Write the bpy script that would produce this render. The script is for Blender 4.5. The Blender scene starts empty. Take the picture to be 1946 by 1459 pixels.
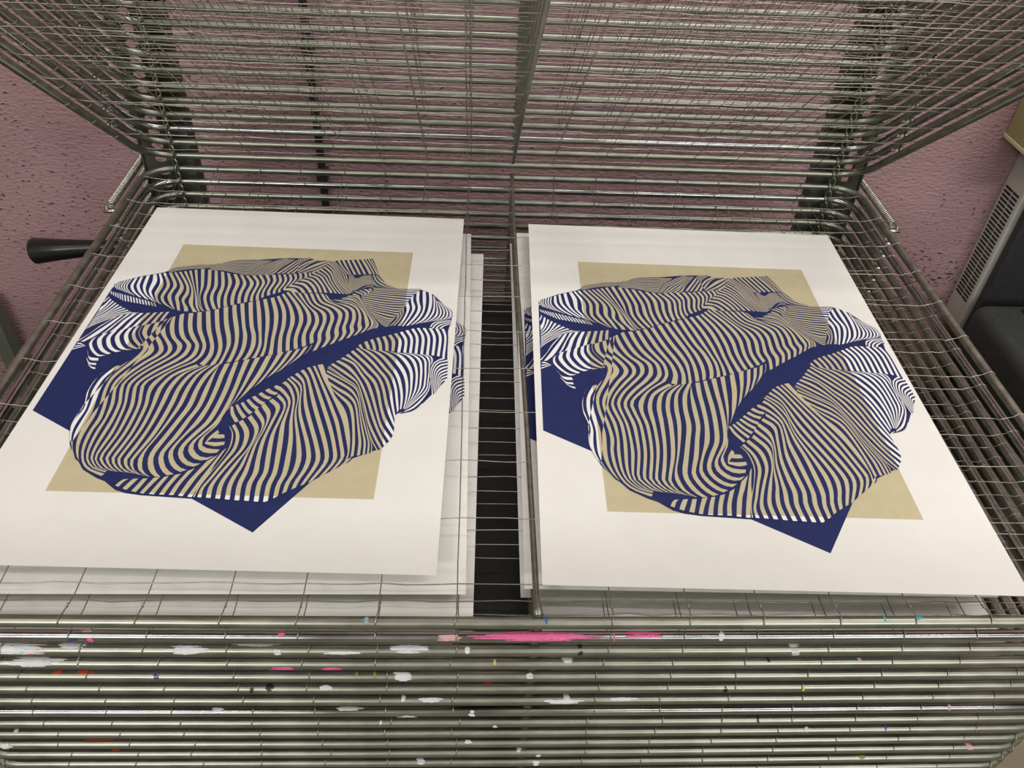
import bpy, bmesh, math, random
from mathutils import Vector, Matrix
random.seed(7)
SC = bpy.context.scene
COL = SC.collection
Z0 = 0.85            # height of the tray that carries the two prints
HT = 0.02473         # spacing of the trays
DT = 0.9098          # depth of a tray (hinge line)
XL, XR = -0.6410, 0.6325
TR = 0.0061          # tube radius
TH = 0.7039          # tilt of the raised trays
YW = 1.19            # back wall

# ------------------------------------------------------------------ camera
cam = bpy.data.cameras.new('camera')
cam.sensor_width = 36.0
cam.lens = 28.766
cam.clip_start = 0.02
cam.clip_end = 60
co = bpy.data.objects.new('camera', cam)
COL.objects.link(co)
M = Matrix(((0.99857429, -0.01567015, -0.05102772), (-0.0280764, 0.65884096, -0.75175815), (0.04539931, 0.75211903, 0.65746168))).to_4x4()
M.translation = Vector((-0.06878956, -0.44220244, 1.53923353))
co.matrix_world = M
SC.camera = co

# ------------------------------------------------------------------ light
w = bpy.data.worlds.new('world'); SC.world = w
w.use_nodes = True
w.node_tree.nodes['Background'].inputs[0].default_value = (0.80, 0.86, 0.80, 1)
w.node_tree.nodes['Background'].inputs[1].default_value = 0.02
SC.view_settings.view_transform = 'Standard'
SC.view_settings.look = 'None'
SC.view_settings.gamma = 1
SC.view_settings.exposure = -0.16
SC.view_settings.use_curve_mapping = False

def area(name, loc, target, sx, sy, power, color):
    l = bpy.data.lights.new(name, 'AREA'); l.shape = 'RECTANGLE'
    l.size = sx; l.size_y = sy; l.energy = power; l.color = color
    o = bpy.data.objects.new(name, l); COL.objects.link(o)
    o.location = loc
    o.rotation_euler = (Vector(target) - Vector(loc)).to_track_quat('-Z', 'Y').to_euler()
    return o
WARM = (1.0, 0.965, 0.89)
area('ceiling_tube_light', (1.20, -0.72, 3.05), (1.20, -0.60, 0), 1.5, 0.045, 15, WARM)
area('ceiling_tube_light', (-1.50, -0.72, 3.05), (-1.45, -0.60, 0), 1.4, 0.045, 11, WARM)
area('ceiling_tube_light', (0.6, 0.62, 3.05), (0.6, 0.64, 0), 2.6, 0.35, 46, (1.0, 0.98, 0.93))
area('ceiling_tube_light', (1.9, -3.1, 3.05), (0.7, -0.3, 0.8), 1.5, 0.25, 52, (1.0, 0.985, 0.955))
area('ceiling_tube_light', (-1.9, -3.1, 3.05), (-0.7, -0.3, 0.8), 1.5, 0.25, 60, (1.0, 0.985, 0.955))

# ------------------------------------------------------------------ materials
def mat(name, color, rough=0.6, metal=0.0, spec=0.5, emit=None):
    m = bpy.data.materials.new(name); m.use_nodes = True
    b = m.node_tree.nodes['Principled BSDF']
    b.inputs['Base Color'].default_value = (*color, 1)
    b.inputs['Roughness'].default_value = rough
    b.inputs['Metallic'].default_value = metal
    b.inputs['Specular IOR Level'].default_value = spec
    return m
def noisy(name, stops, scale, rough=0.6, metal=0.0, detail=6, bump=0.0, bscale=None, rvar=0.0, stretch=(1, 1, 1), spec=0.5):
    m = mat(name, stops[0][1], rough, metal, spec)
    nt = m.node_tree; b = nt.nodes['Principled BSDF']
    tc = nt.nodes.new('ShaderNodeTexCoord'); mp = nt.nodes.new('ShaderNodeMapping')
    mp.inputs['Scale'].default_value = stretch
    nt.links.new(tc.outputs['Object'], mp.inputs['Vector'])
    n = nt.nodes.new('ShaderNodeTexNoise'); n.inputs['Scale'].default_value = scale; n.inputs['Detail'].default_value = detail
    nt.links.new(mp.outputs[0], n.inputs['Vector'])
    r = nt.nodes.new('ShaderNodeValToRGB')
    while len(r.color_ramp.elements) < len(stops): r.color_ramp.elements.new(0.5)
    for e, (p, c) in zip(r.color_ramp.elements, stops):
        e.position = p; e.color = (*c, 1)
    nt.links.new(n.outputs['Fac'], r.inputs['Fac'])
    nt.links.new(r.outputs['Color'], b.inputs['Base Color'])
    if rvar:
        mr = nt.nodes.new('ShaderNodeMapRange')
        mr.inputs['To Min'].default_value = rough - rvar; mr.inputs['To Max'].default_value = rough + rvar
        mr.inputs['From Min'].default_value = 0.3; mr.inputs['From Max'].default_value = 0.7
        nt.links.new(n.outputs['Fac'], mr.inputs['Value']); nt.links.new(mr.outputs[0], b.inputs['Roughness'])
    if bump:
        n2 = nt.nodes.new('ShaderNodeTexNoise'); n2.inputs['Scale'].default_value = bscale or scale * 3; n2.inputs['Detail'].default_value = 8
        nt.links.new(mp.outputs[0], n2.inputs['Vector'])
        bp = nt.nodes.new('ShaderNodeBump'); bp.inputs['Strength'].default_value = bump; bp.inputs['Distance'].default_value = 0.004
        nt.links.new(n2.outputs['Fac'], bp.inputs['Height']); nt.links.new(bp.outputs[0], b.inputs['Normal'])
    return m

M_tube = noisy('zinc_plated_tube', [(0.3, (0.235, 0.242, 0.20)), (0.52, (0.315, 0.322, 0.275)), (0.75, (0.39, 0.398, 0.345))], 70, 0.36, 0.92, bump=0.02, bscale=160, rvar=0.06, stretch=(0.35, 1, 1))
M_shiny = noisy('polished_zinc_tube', [(0.3, (0.34, 0.35, 0.34)), (0.7, (0.50, 0.51, 0.50))], 50, 0.19, 1.0, rvar=0.04, stretch=(0.35, 1, 1))
M_wire = noisy('galvanised_wire', [(0.3, (0.34, 0.32, 0.28)), (0.7, (0.52, 0.50, 0.45))], 60, 0.32, 1.0)
M_plate = noisy('dark_steel_plate', [(0.35, (0.10, 0.105, 0.085)), (0.65, (0.15, 0.155, 0.13))], 30, 0.42, 0.8, rvar=0.08)
M_chain = noisy('chain_steel', [(0.3, (0.30, 0.29, 0.25)), (0.7, (0.45, 0.44, 0.40))], 80, 0.3, 1.0)
M_spring = noisy('spring_steel', [(0.3, (0.52, 0.51, 0.47)), (0.7, (0.66, 0.65, 0.60))], 80, 0.26, 1.0)
M_paper = noisy('paper', [(0.35, (0.77, 0.76, 0.73)), (0.65, (0.795, 0.785, 0.755))], 14, 0.75, bump=0.05, bscale=900, spec=0.25)
M_white = mat('paper_showing_between_stripes', (0.84, 0.83, 0.80), 0.7, spec=0.25)
M_beige = noisy('beige_ink', [(0.35, (0.52, 0.458, 0.295)), (0.65, (0.55, 0.485, 0.315))], 60, 0.6, spec=0.3)
M_navy = noisy('navy_ink', [(0.35, (0.012, 0.020, 0.098)), (0.65, (0.015, 0.024, 0.110))], 60, 0.6, spec=0.25)
M_ink = mat('black_ink', (0.015, 0.015, 0.03), 0.5)

def wall_mat():
    m = noisy('pink_painted_plaster', [(0.3, (0.36, 0.215, 0.238)), (0.5, (0.41, 0.25, 0.275)), (0.75, (0.44, 0.275, 0.30))], 4, 0.62, bump=0.0, spec=0.35)
    nt = m.node_tree; b = nt.nodes['Principled BSDF']
    tc = nt.nodes.new('ShaderNodeTexCoord')
    mp = nt.nodes.new('ShaderNodeMapping'); mp.inputs['Scale'].default_value = (1, 1, 2.2)
    nt.links.new(tc.outputs['Object'], mp.inputs['Vector'])
    n = nt.nodes.new('ShaderNodeTexNoise'); n.inputs['Scale'].default_value = 78; n.inputs['Detail'].default_value = 4; n.inputs['Roughness'].default_value = 0.55
    nt.links.new(mp.outputs[0], n.inputs['Vector'])
    big = nt.nodes.new('ShaderNodeTexNoise'); big.inputs['Scale'].default_value = 3.2; big.inputs['Detail'].default_value = 2
    nt.links.new(tc.outputs['Object'], big.inputs['Vector'])
    # dark chipped pits
    ad = nt.nodes.new('ShaderNodeMath'); ad.operation = 'MULTIPLY_ADD'; ad.inputs[1].default_value = 0.30
    nt.links.new(big.outputs['Fac'], ad.inputs[0]); nt.links.new(n.outputs['Fac'], ad.inputs[2])
    pit = nt.nodes.new('ShaderNodeMapRange'); pit.inputs['From Min'].default_value = 0.805; pit.inputs['From Max'].default_value = 0.835
    nt.links.new(ad.outputs[0], pit.inputs['Value'])
    mx = nt.nodes.new('ShaderNodeMixRGB'); mx.inputs[2].default_value = (0.055, 0.03, 0.03, 1)
    old = b.inputs['Base Color'].links[0].from_socket
    nt.links.new(pit.outputs[0], mx.inputs[0]); nt.links.new(old, mx.inputs[1]); nt.links.new(mx.outputs[0], b.inputs['Base Color'])
    fine = nt.nodes.new('ShaderNodeTexNoise'); fine.inputs['Scale'].default_value = 90; fine.inputs['Detail'].default_value = 6
    nt.links.new(tc.outputs['Object'], fine.inputs['Vector'])
    h = nt.nodes.new('ShaderNodeMath'); h.operation = 'MULTIPLY_ADD'; h.inputs[1].default_value = -3.0
    nt.links.new(pit.outputs[0], h.inputs[0]); nt.links.new(n.outputs['Fac'], h.inputs[2])
    h2 = nt.nodes.new('ShaderNodeMath'); h2.operation = 'MULTIPLY_ADD'; h2.inputs[1].default_value = 0.35
    nt.links.new(fine.outputs['Fac'], h2.inputs[0]); nt.links.new(h.outputs[0], h2.inputs[2])
    bp = nt.nodes.new('ShaderNodeBump'); bp.inputs['Strength'].default_value = 0.55; bp.inputs['Distance'].default_value = 0.006
    nt.links.new(h2.outputs[0], bp.inputs['Height']); nt.links.new(bp.outputs[0], b.inputs['Normal'])
    return m
M_wall = wall_mat()
M_side = noisy('grey_wall_paint', [(0.3, (0.44, 0.45, 0.40)), (0.7, (0.50, 0.51, 0.46))], 3, 0.8)
M_ceil = noisy('ceiling_paint', [(0.3, (0.66, 0.66, 0.60)), (0.7, (0.72, 0.72, 0.66))], 3, 0.85)
M_floor = noisy('worn_concrete_floor', [(0.3, (0.20, 0.17, 0.12)), (0.6, (0.26, 0.225, 0.16)), (0.8, (0.30, 0.26, 0.19))], 7, 0.7, bump=0.2)
M_black = mat('black_plastic', (0.012, 0.011, 0.011), 0.28)
M_rubber = noisy('black_pipe_paint', [(0.3, (0.012, 0.012, 0.012)), (0.7, (0.03, 0.028, 0.026))], 40, 0.45)
M_case = noisy('charcoal_textured_plastic', [(0.3, (0.020, 0.023, 0.024)), (0.7, (0.032, 0.036, 0.037))], 120, 0.55, bump=0.15, bscale=500)
M_slot = mat('dark_slot', (0.012, 0.012, 0.011), 0.8)
M_vent = noisy('off_white_enamel', [(0.3, (0.46, 0.455, 0.40)), (0.7, (0.53, 0.52, 0.46))], 6, 0.5)
M_card = noisy('tan_cardboard', [(0.3, (0.33, 0.29, 0.14)), (0.7, (0.38, 0.33, 0.165))], 10, 0.8)
M_cardedge = mat('cardboard_edge', (0.50, 0.43, 0.27), 0.8)
M_green = noisy('grey_green_paint', [(0.3, (0.10, 0.11, 0.085)), (0.7, (0.15, 0.16, 0.13))], 12, 0.6)
M_shade = noisy('shade_black', [(0.3, (0.008, 0.008, 0.007)), (0.7, (0.014, 0.014, 0.012))], 12, 0.85)  # flat black of the added sheets that stand in for shade

# ------------------------------------------------------------------ mesh helpers
def obj(name, bm, m, parent=None, smooth=False, loc=None):
    me = bpy.data.meshes.new(name)
    bm.to_mesh(me); bm.free()
    return link(name, me, m, parent, smooth, loc)
def pyobj(name, V, F, m, parent=None, smooth=False, loc=None, idx=None):
    me = bpy.data.meshes.new(name)
    me.from_pydata(V, [], F)
    o = link(name, me, m, parent, smooth, loc)
    if idx: me.polygons.foreach_set('material_index', idx)
    me.update()
    return o
def link(name, me, m, parent=None, smooth=False, loc=None):
    for k in (m if isinstance(m, (list, tuple)) else [m]): me.materials.append(k)
    if smooth: me.polygons.foreach_set('use_smooth', [True] * len(me.polygons))
    o = bpy.data.objects.new(name, me); COL.objects.link(o)
    if parent: o.parent = parent
    if loc: o.location = loc
    return o
def tag(o, label, cat, group=None, kind=None):
    if label: o['label'] = label
    if cat: o['category'] = cat
    if group: o['group'] = group
    if kind: o['kind'] = kind
    return o
def empty(name, loc=(0, 0, 0)):
    o = bpy.data.objects.new(name, None); COL.objects.link(o); o.location = loc
    o.empty_display_size = 0.1
    return o
def dup(o, parent=None, name=None):
    c = o.copy(); COL.objects.link(c)
    if parent: c.parent = parent
    if name: c.name = name
    return c
def sweep(V, F, pts, r, n=6, closed=False, cap=True, up=Vector((0, 0, 1))):
    """tube of radius r (or list of radii) along pts appended to V, F"""
    pts = [Vector(p) for p in pts]; N = len(pts); b0 = len(V)
    T = []
    for i in range(N):
        a = pts[(i - 1) % N] if (closed or i) else pts[0]
        b = pts[(i + 1) % N] if (closed or i < N - 1) else pts[-1]
        t = (b - a)
        T.append(t.normalized() if t.length > 1e-9 else Vector((1, 0, 0)))
    u = up if abs(T[0].dot(up)) < 0.95 else Vector((1, 0, 0))
    u = (u - T[0] * u.dot(T[0])).normalized()
    for i in range(N):
        u = (u - T[i] * u.dot(T[i]))
        u = u.normalized() if u.length > 1e-6 else Vector((0, 1, 0))
        v = T[i].cross(u)
        rr = r[i] if isinstance(r, (list, tuple)) else r
        for k in range(n):
            a = 2 * math.pi * k / n
            p = pts[i] + (u * math.cos(a) + v * math.sin(a)) * rr
            V.append((p.x, p.y, p.z))
    for i in range(N if closed else N - 1):
        j = (i + 1) % N
        for k in range(n):
            l = (k + 1) % n
            F.append((b0 + i * n + k, b0 + i * n + l, b0 + j * n + l, b0 + j * n + k))
    if cap and not closed:
        F.append(tuple(b0 + k for k in reversed(range(n)))); F.append(tuple(b0 + (N - 1) * n + k for k in range(n)))
def box(V, F, x0, x1, y0, y1, z0, z1):
    b = len(V)
    V += [(x0, y0, z0), (x1, y0, z0), (x1, y1, z0), (x0, y1, z0), (x0, y0, z1), (x1, y0, z1), (x1, y1, z1), (x0, y1, z1)]
    F += [(b, b + 3, b + 2, b + 1), (b + 4, b + 5, b + 6, b + 7), (b, b + 1, b + 5, b + 4), (b + 1, b + 2, b + 6, b + 5), (b + 2, b + 3, b + 7, b + 6), (b + 3, b, b + 4, b + 7)]
def bevel_box(name, x0, x1, y0, y1, z0, z1, r, m, parent=None, seg=4):
    bm = bmesh.new(); bmesh.ops.create_cube(bm, size=1)
    for v in bm.verts: v.co = Vector(((x0 + x1) / 2 + v.co.x * (x1 - x0), (y0 + y1) / 2 + v.co.y * (y1 - y0), (z0 + z1) / 2 + v.co.z * (z1 - z0)))
    bmesh.ops.bevel(bm, geom=bm.edges[:], offset=r, segments=seg, affect='EDGES', profile=0.5)
    return obj(name, bm, m, parent, smooth=True)

# ------------------------------------------------------------------ the room
def slab(name, x0, x1, y0, y1, z0, z1, m):
    V, F = [], []; box(V, F, x0, x1, y0, y1, z0, z1)
    return tag(pyobj(name, V, F, m), None, None, kind='structure')
slab('wall_back', -3.2, 3.2, YW, YW + 0.15, 0, 3.2, M_wall)
slab('floor', -3.2, 3.2, -4.2, YW + 0.15, -0.1, 0, M_floor)
slab('ceiling', -3.2, 3.2, -4.2, YW + 0.15, 3.2, 3.3, M_ceil)
slab('wall_left', -3.35, -3.2, -4.2, YW + 0.15, 0, 3.2, M_side)
slab('wall_right', 3.2, 3.35, -4.2, YW + 0.15, 0, 3.2, M_side)
slab('wall_front', -3.2, 3.2, -4.35, -4.2, 0, 3.2, M_side)

# ------------------------------------------------------------------ drying rack
rack = empty('drying_rack', (0, DT, 0))
tag(rack, 'zinc-plated steel drying rack, wire mesh trays flat below and tilted up above', 'drying rack')
# local frame of a tray: hinge line at y=0, tray reaches to y=-DT, top of the wires at z=0
def tray_outline(R=0.055, n=8):
    P = []
    def arc(cx, cy, a0, a1):
        for i in range(n + 1):
            a = a0 + (a1 - a0) * i / n
            P.append(Vector((cx + R * math.cos(a), cy + R * math.sin(a), 0)))
    h = math.pi / 2
    arc(XR - R, -R, h, 0); 
    for i in range(1, 8): P.append(Vector((XR, -R + (-DT + 2 * R) * i / 8, 0)))
    arc(XR - R, -DT + R, 0, -h)
    for i in range(1, 16):
        t = i / 16; P.append(Vector((XR - R + (XL - XR + 2 * R) * t, -DT - 0.0012 * math.sin(math.pi * t), -0.0022 * math.sin(math.pi * t))))
    arc(XL + R, -DT + R, -h, -2 * h)
    for i in range(1, 8): P.append(Vector((XL, -DT + R + (DT - 2 * R) * i / 8, 0)))
    arc(XL + R, -R, 2 * h, h)
    for i in range(1, 8): P.append(Vector((XL + R + (XR - XL - 2 * R) * i / 8, 0, 0)))
    return P
V, F = [], []
sweep(V, F, tray_outline(), TR, 14, closed=True)
tray_me = bpy.data.meshes.new('tray'); tray_me.from_pydata(V, [], F); tray_me.materials.append(M_tube)
tray_me.polygons.foreach_set('use_smooth', [True] * len(F))
# middle rod, flattened where it is welded on the front and back tubes
V, F = [], []
rp = [(0.0005, 0.001, 0.0045), (0.0005, -0.012, 0.004), (0.0, -0.03, -0.003), (-0.001, -DT * .35, -0.0035), (0.001, -DT * .7, -0.0035), (0, -DT + 0.03, -0.002), (0, -DT + 0.014, 0.004), (0, -DT + 0.001, 0.0062)]
sweep(V, F, rp, [0.004, 0.0036, 0.0033, 0.0033, 0.0033, 0.0033, 0.0038, 0.0052], 10)
rod_me = bpy.data.meshes.new('middle_rod'); rod_me.from_pydata(V, [], F); rod_me.materials.append(M_tube)
rod_me.polygons.foreach_set('use_smooth', [True] * len(F))

WY = [0.8682, 0.7861, 0.7039, 0.6216, 0.5392, 0.4557, 0.3762, 0.2933, 0.211, 0.1255, 0.042]
WX = [-0.5960, -0.5215, -0.4469, -0.3769, -0.2994, -0.2281, -0.1536, -0.0783, 0.073, 0.149, 0.2215, 0.2979, 0.3735, 0.4498, 0.525, 0.594]
WR = 0.0006
def wire_mesh_data(k, jit):
    rng = random.Random(100 + k)
    V, F = [], []
    wy = [y + rng.uniform(-jit, jit) for y in WY]
    wx = [x + rng.uniform(-jit, jit) * 1.4 for x in WX]
    rl = TR + WR * 0.7
    for y0 in wy:
        y = y0 - DT; P = []
        ph = rng.uniform(0, 6.28)
        # loop round the left tube, run across, loop round the right tube
        for i in range(8):
            a = -0.6 - i * 0.56
            P.append((XL + rl * math.cos(a + 0.4), y + 0.004 - 0.0006 * i + rng.uniform(-.0003, .0003), rl * math.sin(a + 0.4)))
        P.append((XL + 0.012, y, 0.0035))
        xs = [XL + 0.022] + [x for x in wx if XL + .03 < x < XR - .03] + [XR - 0.022]
        for a, b in zip(xs[:-1], xs[1:]):
            for t in (0, 0.33, 0.66):
                z = 0.0011 * math.sin(ph) if t == 0 else -0.0003 + rng.uniform(-.0008, .0008)
                yy = y + rng.uniform(-0.0004, 0.0004) + (0.0011 * math.sin(t * math.pi) * rng.choice((-1, -1, 1)) if t else 0)
                P.append((a + (b - a) * t, yy, z))
            ph += math.pi
        P.append((XR - 0.022, y, 0.001)); P.append((XR - 0.012, y, 0.0035))
        for i in range(8):
            a = math.pi - 0.1 - (-i * 0.0) - i * 0.56
            P.append((XR + rl * math.cos(a - 0.4), y - 0.0006 * i + 0.004, rl * math.sin(a - 0.4)))
        sweep(V, F, P, WR, 5)
    for x in wx:
        if XL + 0.02 < x < XR - 0.02:
            P = []
            for i in range(9):                      # loop round the back tube
                a = -2.2 + i * 0.58
                P.append((x + 0.0004 * i, rl * math.cos(a), rl * math.sin(a)))
            y = -0.016
            P.append((x, y, 0.002))
            n = 22
            for i in range(n + 1):
                t = i / n
                P.append((x + rng.uniform(-.0006, .0006), -0.03 + (-DT + 0.06) * t, -0.0009 + rng.uniform(-.0005, .0005)))
            P.append((x, -DT + 0.016, 0.001)); P.append((x, -DT + 0.0095, 0.0035))
            for i in range(9):                      # loop round the front tube
                a = 0.75 + i * 0.58
                P.append((x - 0.0005 * i, -DT + rl * math.cos(a), rl * math.sin(a)))
            sweep(V, F, P, WR, 5)
            # twisted wire end
            q = [(x + 0.0012 * math.cos(i * 2.1), -DT + 0.0125 + 0.0010 * i, 0.002 + 0.0016 * math.sin(i * 2.1)) for i in range(7)]
            sweep(V, F, q, WR * 0.9, 4)
    me = bpy.data.meshes.new('wire_mesh'); me.from_pydata(V, [], F); me.materials.append(M_wire)
    me.polygons.foreach_set('use_smooth', [True] * len(F))
    return me

def helix(P0, P1, r, turns, wr):
    V, F = [], []
    P0, P1 = Vector(P0), Vector(P1); d = P1 - P0; L = d.length; t = d.normalized()
    u = t.cross(Vector((1, 0, 0))).normalized(); v = t.cross(u)
    pts = [P0 + t * 0.0 - u * 0.0]
    n = turns * 9
    a0, a1 = 0.07, 0.93
    pts = [P0, P0 + d * 0.035 + u * r * .6]
    for i in range(n + 1):
        s = i / n; a = 2 * math.pi * turns * s
        pts.append(P0 + d * (a0 + (a1 - a0) * s) + (u * math.cos(a) + v * math.sin(a)) * r)
    pts += [P0 + d * 0.955 + u * r * .7]
    # end hook
    for i in range(6):
        a = i * 0.75
        pts.append(P1 + d.normalized() * (-0.002 + 0.004 * math.sin(a)) + u * 0.005 * math.cos(a))
    sweep(V, F, pts, wr, 5)
    return V, F
def spring_mesh(sx, raised):
    X = (XR + 0.020) if sx > 0 else (XL - 0.020)
    up = Vector((X, 0.050, 0.001))
    lo = Vector((X, -0.150, 0.000))
    if raised:
        X = XR + 0.001 if sx > 0 else XL - 0.001; up.x = X; lo = Vector((X, -0.140, 0.0125))
        c, s = math.cos(-TH), math.sin(-TH)      # the upright stays, so bring its hook into the tilted frame
        up = Vector((X, c * up.y + s * up.z, -s * up.y + c * up.z + 0.008))
    V, F = helix(up, lo, 0.0044 if raised else 0.0058, 34, 0.0009 if raised else 0.00155)
    b = len(V)                                     # lug on the side tube
    x0, x1 = sorted((X - math.copysign(0.0165, sx), X + math.copysign(0.004, sx)))
    box(V, F, x0, x1, lo.y - 0.007, lo.y + 0.004, -0.0022, 0.0018) if not raised else box(V, F, X - 0.002, X + 0.002, lo.y - 0.004, lo.y + 0.003, 0.004, 0.0125)
    me = bpy.data.meshes.new('spring'); me.from_pydata(V, [], F); me.materials.append(M_spring)
    me.polygons.foreach_set('use_smooth', [True] * len(F))
    return me
SPR = {(s, r): spring_mesh(s, r) for s in (-1, 1) for r in (False, True)}
def add(name, me, parent):
    o = bpy.data.objects.new(name, me); COL.objects.link(o); o.parent = parent
    return o
trays = {}
NDOWN, NUP = 29, 14
wires = [wire_mesh_data(99, 0.0)] + [wire_mesh_data(i, 0.0045) for i in range(9)]
for k in range(-NDOWN, NUP + 1):
    t = add('tray', tray_me, rack)
    t.location = (0, 0, Z0 + k * HT)
    raised = k > 0
    if raised: t.rotation_euler = (-TH, 0, 0)
    if k in (-1, -7, 3): t.material_slots[0].link = 'OBJECT'; t.material_slots[0].material = M_shiny
    w_ = wires[0] if k == 0 else wires[1 + (k * 5) % 9]
    add('wire_mesh', w_, t)
    add('middle_rod', rod_me, t)
    for s in (-1, 1): add('spring', SPR[(s, raised)], t)
    trays[k] = t

# uprights: dark plates with an oval hole between every two trays
def upright_plate(x_in, x_out, x_hole, sgn):
    V, F = [], []
    yA, yB = 0.0095, 0.0125
    z0 = 0.06; z1 = Z0 + (NUP + 2) * HT
    n0 = int((z0 - Z0) / HT) - 1
    zs = Z0 - HT * 33.5
    k = -34
    nseg = 12
    hw, hh = 0.0105, 0.0062
    xa, xb = min(x_in, x_out), max(x_in, x_out)
    while Z0 + (k + 1.5) * HT < z1:
        zl, zh = Z0 + (k + 0.5) * HT, Z0 + (k + 1.5) * HT
        zc = Z0 + (k + 1.0 - 0.5) * HT + HT * 0.5 - HT * 0.0
        # hole centred half-way between tray k and k+1
        zl, zh = Z0 + k * HT, Z0 + (k + 1) * HT; zc = (zl + zh) / 2 - 0.001
        for y, flip in ((yA, False), (yB, True)):
            b = len(V); ring = []; outer = []
            for i in range(nseg):
                a = 2 * math.pi * (i + 0.5) / nseg
                V.append((x_hole + hw * math.cos(a), y, zc + hh * math.sin(a)))
            ox0, ox1 = x_hole - hw - 0.004, x_hole + hw + 0.004
            for i in range(nseg):
                a = 2 * math.pi * (i + 0.5) / nseg
                c, s = math.cos(a), math.sin(a)
                m_ = max(abs(c), abs(s))
                c, s = c / m_, s / m_
                V.append((x_hole + (hw + 0.004) * c, y, (zl + zh) / 2 + (zh - zl) / 2 * s))
            for i in range(nseg):
                j = (i + 1) % nseg
                f = (b + i, b + j, b + nseg + j, b + nseg + i)
                F.append(f if not flip else f[::-1])
            for (p, q) in ((xa, ox0), (ox1, xb)):
                if q > p:
                    b2 = len(V)
                    V.extend([(p, y, zl), (q, y, zl), (q, y, zh), (p, y, zh)])
                    f = (b2, b2 + 1, b2 + 2, b2 + 3)
                    F.append(f if not flip else f[::-1])
        b = len(V)
        for i in range(nseg):
            a = 2 * math.pi * (i + 0.5) / nseg
            V.append((x_hole + hw * math.cos(a), yA, zc + hh * math.sin(a))); V.append((x_hole + hw * math.cos(a), yB, zc + hh * math.sin(a)))
        for i in range(nseg):
            j = (i + 1) % nseg
            F.append((b + 2 * i, b + 2 * i + 1, b + 2 * j + 1, b + 2 * j))
        k += 1
    # return flange of the angle iron, at the outer edge, and the folded inner edge
    zt = Z0 + k * HT
    xo = x_out
    box(V, F, min(xo, xo + sgn * 0.003), max(xo, xo + sgn * 0.003), yA - 0.004, 0.055, 0.02, zt)
    xi = x_in
    box(V, F, min(xi, xi - sgn * 0.003), max(xi, xi - sgn * 0.003), yA, 0.045, 0.02, zt)
    box(V, F, xa, xb, yA, 0.05, 0.0, 0.03)
    return V, F
for sgn, xi, xo, xh in ((-1, -0.5655, -0.6475, -0.6195), (1, 0.5595, 0.6415, 0.6145)):
    V, F = upright_plate(xi, xo, xh, sgn)
    u = pyobj('upright', V, F, M_plate, rack)
    # pins that the springs hook over
    V, F = [], []
    for k in range(-NDOWN, NUP + 1):
        X = (XR + 0.0) if sgn > 0 else (XL - 0.0)
        z = Z0 + k * HT + 0.001
        sweep(V, F, [(xo - sgn * 0.002, 0.050, z), (X + sgn * 0.026, 0.050, z)], 0.0018, 6)
    pyobj('hook_pins', V, F, M_plate, u, smooth=True)
    # chain that holds the trays
    V, F = [], []
    xc = -0.5890 if sgn < 0 else 0.5832
    def link_ring(c, ax, L, Wd, r):
        P = []
        for i in range(14):
            a = 2 * math.pi * i / 14
            p = Vector((0, 0, 0)); p.z = (L / 2) * math.sin(a)
            q = (Wd / 2) * math.cos(a)
            if ax == 'x': p.x = q * math.cos(0.5); p.y = -q * math.sin(0.5) 
            else: p.y = q * math.cos(.25); p.x = q * math.sin(.25)
            P.append(Vector(c) + p)
        sweep(V, F, P, r, 6, closed=True)
    for k in range(-NDOWN - 2, NUP + 2):
        z = Z0 + k * HT
        link_ring((xc, -0.001, z), 'y', 0.0175, 0.0165, 0.0014)
        link_ring((xc, -0.0075, z + HT / 2), 'x', 0.0185, 0.0095, 0.0015)
    pyobj('hinge_chain', V, F, M_chain, rack, smooth=True)
# base: floor frame and castors
V, F = [], []
for x in (XL + 0.03, XR - 0.03):
    sweep(V, F, [(x, 0.03, 0.075), (x, -DT, 0.075)], 0.014, 10)
sweep(V, F, [(XL + 0.03, -DT + 0.02, 0.075), (XR - 0.03, -DT + 0.02, 0.075)], 0.014, 10)
sweep(V, F, [(XL + 0.03, 0.03, 0.075), (XR - 0.03, 0.03, 0.075)], 0.014, 10)
pyobj('base_frame', V, F, M_tube, rack, smooth=True)
for x in (XL + 0.03, XR - 0.03):
    for y in (-DT + 0.02, -0.05):
        V, F = [], []
        sweep(V, F, [(x - 0.012, y, 0.03), (x + 0.012, y, 0.03)], 0.03, 16)
        sweep(V, F, [(x, y, 0.03), (x, y, 0.07)], 0.008, 8)
        pyobj('castor', V, F, M_black, rack, smooth=False)
# tapered black handle sticking out at the back left
V, F = [], []
ax = [(-0.915, .662, .0245), (-0.912, .6555, .0255), (-0.86, .6600, .0200), (-0.79, .6665, .0145), (-0.74, .6700, .0120), (-0.655, .6720, .0110)]
sweep(V, F, [(a, 0.035, b - 0.006) for a, b, c in [(ax[0][0], .655, 0)] + [(q[0], q[1], 0) for q in ax[1:]]], [q[2] for q in ax], 20)
hd = pyobj('lock_handle', V, F, M_black, rack, smooth=True)
hd['label'] = 'black tapered plastic handle'
V, F = [], []
sweep(V, F, [(-0.66, 0.035, .666), (-0.60, 0.035, .666)], 0.006, 10)
pyobj('handle_bar', V, F, M_plate, rack, smooth=True)

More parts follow.
